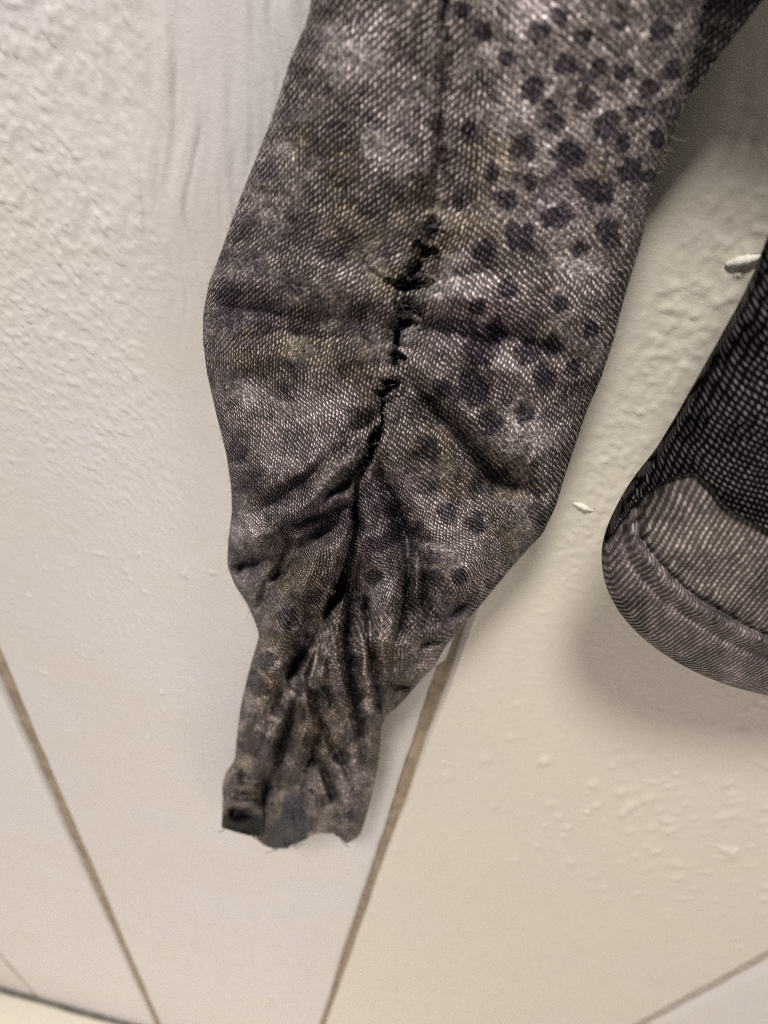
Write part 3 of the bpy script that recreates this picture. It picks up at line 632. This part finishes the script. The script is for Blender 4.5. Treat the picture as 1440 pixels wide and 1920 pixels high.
def build_body():
    nr, nc = 620, 440
    by = BODY[:, 1]+np.arange(700)*1e-5
    t = np.concatenate([np.linspace(-150, 380, 60, endpoint=False), np.linspace(380, 1334, nr-60)])
    Y = np.repeat(t[:, None], nc, 1)
    xl = np.interp(Y, by, BODY[:, 0]); xr = np.maximum(xl+4, 2700.0)
    s = np.linspace(0, 1, nc)**1.8
    X = xl+s[None, :]*(xr-xl)
    d, _, _ = polydist(X, Y, BODY[::4])
    low = sstep(980, 1250, Y)
    off = 0.052+0.010*low+0.022*(1-np.exp(-d/95.0))*(1-0.25*low)+0.004*np.sqrt(np.clip(d/14, 0, 1))
    du, su, au = polydist(X, Y, UPPER); dl, sl, _ = polydist(X, Y, LOWER)
    jag = 1+0.5*(fbm(X/16, Y/16, 33)-0.5)
    e = np.clip(d/14, 0, 1)
    off += e*1e-3*(-1.0*np.exp(-(du/6)**2)-1.2*np.exp(-(dl/8)**2))
    ins = (su < 0)   # below/left of the stitch line
    mid = np.where(ins, np.exp(-((du-18)/13)**2), 0)
    off += e*1e-3*1.1*mid*(0.6+0.9*fbm(au*26, au*0, 41, 2))*jag
    off += e*1e-3*1.2*np.where(ins, 1, 0)*sstep(0, 8, du)
    off += e*1e-3*0.6*np.exp(-(du/26)**2)*np.sin(au*150+4*fbm(X/40, Y/40, 3))
    dn, sn, _ = polydist(X, Y, NETLOW)
    net = (sn > 0)
    # the net hangs a little proud of the facing and its lower edge is a clean fold
    off += e*1e-3*np.where(net, 1.6*sstep(0, 4, dn), -0.8*np.exp(-(dn/8)**2))
    off += (fbm(X/90, Y/90, 5)-0.5)*0.003*e
    V = P(X, Y, off); u, v = V[..., 0], -V[..., 2]
    # threads of facing and hem run across the band
    ang = np.where(ins, 0.12, -0.04)
    n = fbm(X/55, Y/55, 71, 4); n2 = fbm(X/18, Y/18, 75, 3)
    c = np.array([0.250, 0.220, 0.198])*(0.62+0.9*(n-0.5)+0.7*(n2-0.5)+0.35)[..., None]
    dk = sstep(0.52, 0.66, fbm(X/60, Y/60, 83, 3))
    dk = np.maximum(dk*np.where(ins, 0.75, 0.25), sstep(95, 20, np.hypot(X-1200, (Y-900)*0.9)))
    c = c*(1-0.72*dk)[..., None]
    hemc = np.array([0.225, 0.195, 0.192])*(0.55+1.1*(n-0.5)+0.9*(n2-0.5)+0.35)[..., None]*(1-0.6*dk)[..., None]
    c = np.where(ins[..., None], hemc, c)
    cn = np.array([0.080, 0.068, 0.072])*(0.75+1.6*(fbm(X/50, Y/35, 121, 3)-0.5))[..., None]
    cn = cn*(0.25+0.75*sstep(70, 150, d))[..., None] if False else cn
    c = np.clip(np.where(net[..., None], cn, c), 0.008, 0.6)
    f = grid_faces(nr, nc)
    zone = np.where(net, 2, np.where(ins, 1, 0)).reshape(-1)
    fz = np.round(np.median(zone[f], axis=1)).astype(int)
    pv = local(V).reshape(-1, 3); uvv = np.stack([u, v], -1).reshape(-1, 2)
    body = bpy.data.objects.new("body_panel", None)
    for nm, z, mat in (("body_facing", 0, MAT_FACING), ("hem_band", 1, MAT_HEM), ("net_layer", 2, MAT_NET)):
        q = compact(pv, f[fz == z], uvv, c.reshape(-1, 3), ang.reshape(-1))
        mesh_obj(nm, q[0], q[1], mat, top, q[2], q[3], {"tilt": q[4] if z < 2 else q[4]*0-0.95})
    # back of the body tube
    ri = np.unique(np.concatenate([np.arange(0, nr, 6), [nr-1]])); ci = np.unique(np.concatenate([np.arange(0, nc, 8), [nc-1]]))
    Xb, Yb = X[np.ix_(ri, ci)], Y[np.ix_(ri, ci)]; db = d[np.ix_(ri, ci)]
    ob = 0.052+0.010*low[np.ix_(ri, ci)]-0.034*(1-np.exp(-db/70.0))
    Vb = P(Xb, Yb, ob); ub, vb = arc_uv(Vb, np.zeros(len(ri)))
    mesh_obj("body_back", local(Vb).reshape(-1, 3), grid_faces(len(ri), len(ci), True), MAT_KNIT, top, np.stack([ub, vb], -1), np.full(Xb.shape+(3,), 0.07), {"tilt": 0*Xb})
    bpy.data.objects.remove(body)
build_body()
def stray_fibres():
    vs, fs = [], []
    def fibre(px, py, dx, dy):
        n = 7; t = np.linspace(0, 1, n); ln = rng.uniform(5, 17); cu = rng.normal()*0.8
        qx = px+ln*(t*dx+cu*t*t*(-dy)); qy = py+ln*(t*dy+cu*t*t*dx)
        inside = sleeve_off(np.array([px]), np.array([py]))[0]
        V = P(qx, qy, inside+0.0004+0.0012*t*rng.uniform(0.2, 1)); r_ = 0.000075*(1-0.7*t)
        for k in range(n):
            for a in (0, 2.094, 4.189):
                vs.append(V[k]+r_[k]*np.array([math.cos(a), 0.3*math.sin(a), math.sin(a)]))
        b = len(vs)-3*n
        for k in range(n-1):
            for a in range(3):
                fs.append((b+3*k+a, b+3*k+(a+1) % 3, b+3*k+3+(a+1) % 3, b+3*k+3+a))
    for _ in range(150):
        for side, line in ((-1, LEFT), (1, RIGHT)):
            i = rng.integers(60, 890); fibre(line[i, 0]-side*2, line[i, 1], side*rng.uniform(0.3, 1), rng.normal()*0.7)
    for _ in range(45):
        y = rng.uniform(400, 880); x = np.interp(y, [p[1] for p in SEAM], [p[0] for p in SEAM])+rng.normal()*26
        a = rng.uniform(0, 6.28); fibre(x, y, math.cos(a), math.sin(a))
    o = mesh_obj("stray_fibre", local(np.array(vs)), fs, MAT_PALE_THREAD, sleeve); o['kind'] = 'stuff'
stray_fibres()
def upper_part():
    """chest and shoulder above the picture, closing the armhole"""
    z = np.linspace(0.022, 0.285, 50); x0 = np.interp(z, [-0.01, 0.06, 0.15, 0.22, 0.27, 0.285], [-0.046, -0.034, -0.006, 0.03, 0.09, 0.15])
    x1 = np.interp(z, [-0.01, 0.20, 0.26, 0.285], [0.42, 0.40, 0.30, 0.24]); s_ = np.linspace(0, 1, 60)
    X = x0[:, None]+s_[None]*(x1-x0)[:, None]; Z = np.repeat(z[:, None], 60, 1)
    e = np.sqrt(np.clip(1-np.abs(2*s_-1)**4, 0, 1))[None]
    for nm, y in (("chest_panel", -(0.032+0.020*e+0.004*fbm(X*30, Z*12, 9, 2))), ("back_panel", -(0.032-0.018*e)+0*X)):
        V = np.stack([X, y, Z], -1); u, v = arc_uv(V, np.zeros(50))
        mesh_obj(nm, local(V).reshape(-1, 3), grid_faces(50, 60), MAT_KNIT, top, np.stack([u, v], -1), np.clip(0.12+0.25*(fbm(X*60, Z*60, 3)-0.5), 0.03, 0.4)[..., None]*np.array([1.1, 1, 1.02]), {"tilt": 0*X+0.3})
upper_part()

# ------------------------------------------------------------------ paint flakes stuck to the wall
def flake(label, p0, p1, lift0, lift1, w):
    a = P(p0[0], p0[1], lift0); b = P(p1[0], p1[1], lift1); n = 14
    root = (a+b)/2
    t = np.linspace(0, 1, n); pts = a+(b-a)*t[:, None]+np.stack([0*t, -0.0006*np.sin(np.pi*t), 0.0004*np.sin(np.pi*t*1.4)], 1)
    rad = w*np.clip(np.sin(np.pi*np.clip(t*0.90+0.05, 0, 1)), 0.10, 1)**0.6*(0.8+0.35*rng.random(n))
    o = tube("paint_flake", pts-root, rad, MAT_FLAKE, None, 8)
    o.location = root.tolist(); o['label'] = label; o['category'] = "paint flake"; o['group'] = "white paint flakes stuck to the wall"
flake("longer white paint flake sticking out of the wall against the upper body edge", (1362, 496), (1430, 478), 0.0003, 0.0014, 0.0014)
flake("small white paint flake on the bare wall between the sleeve and the hem", (1072, 942), (1112, 956), 0.0004, 0.0006, 0.0011)
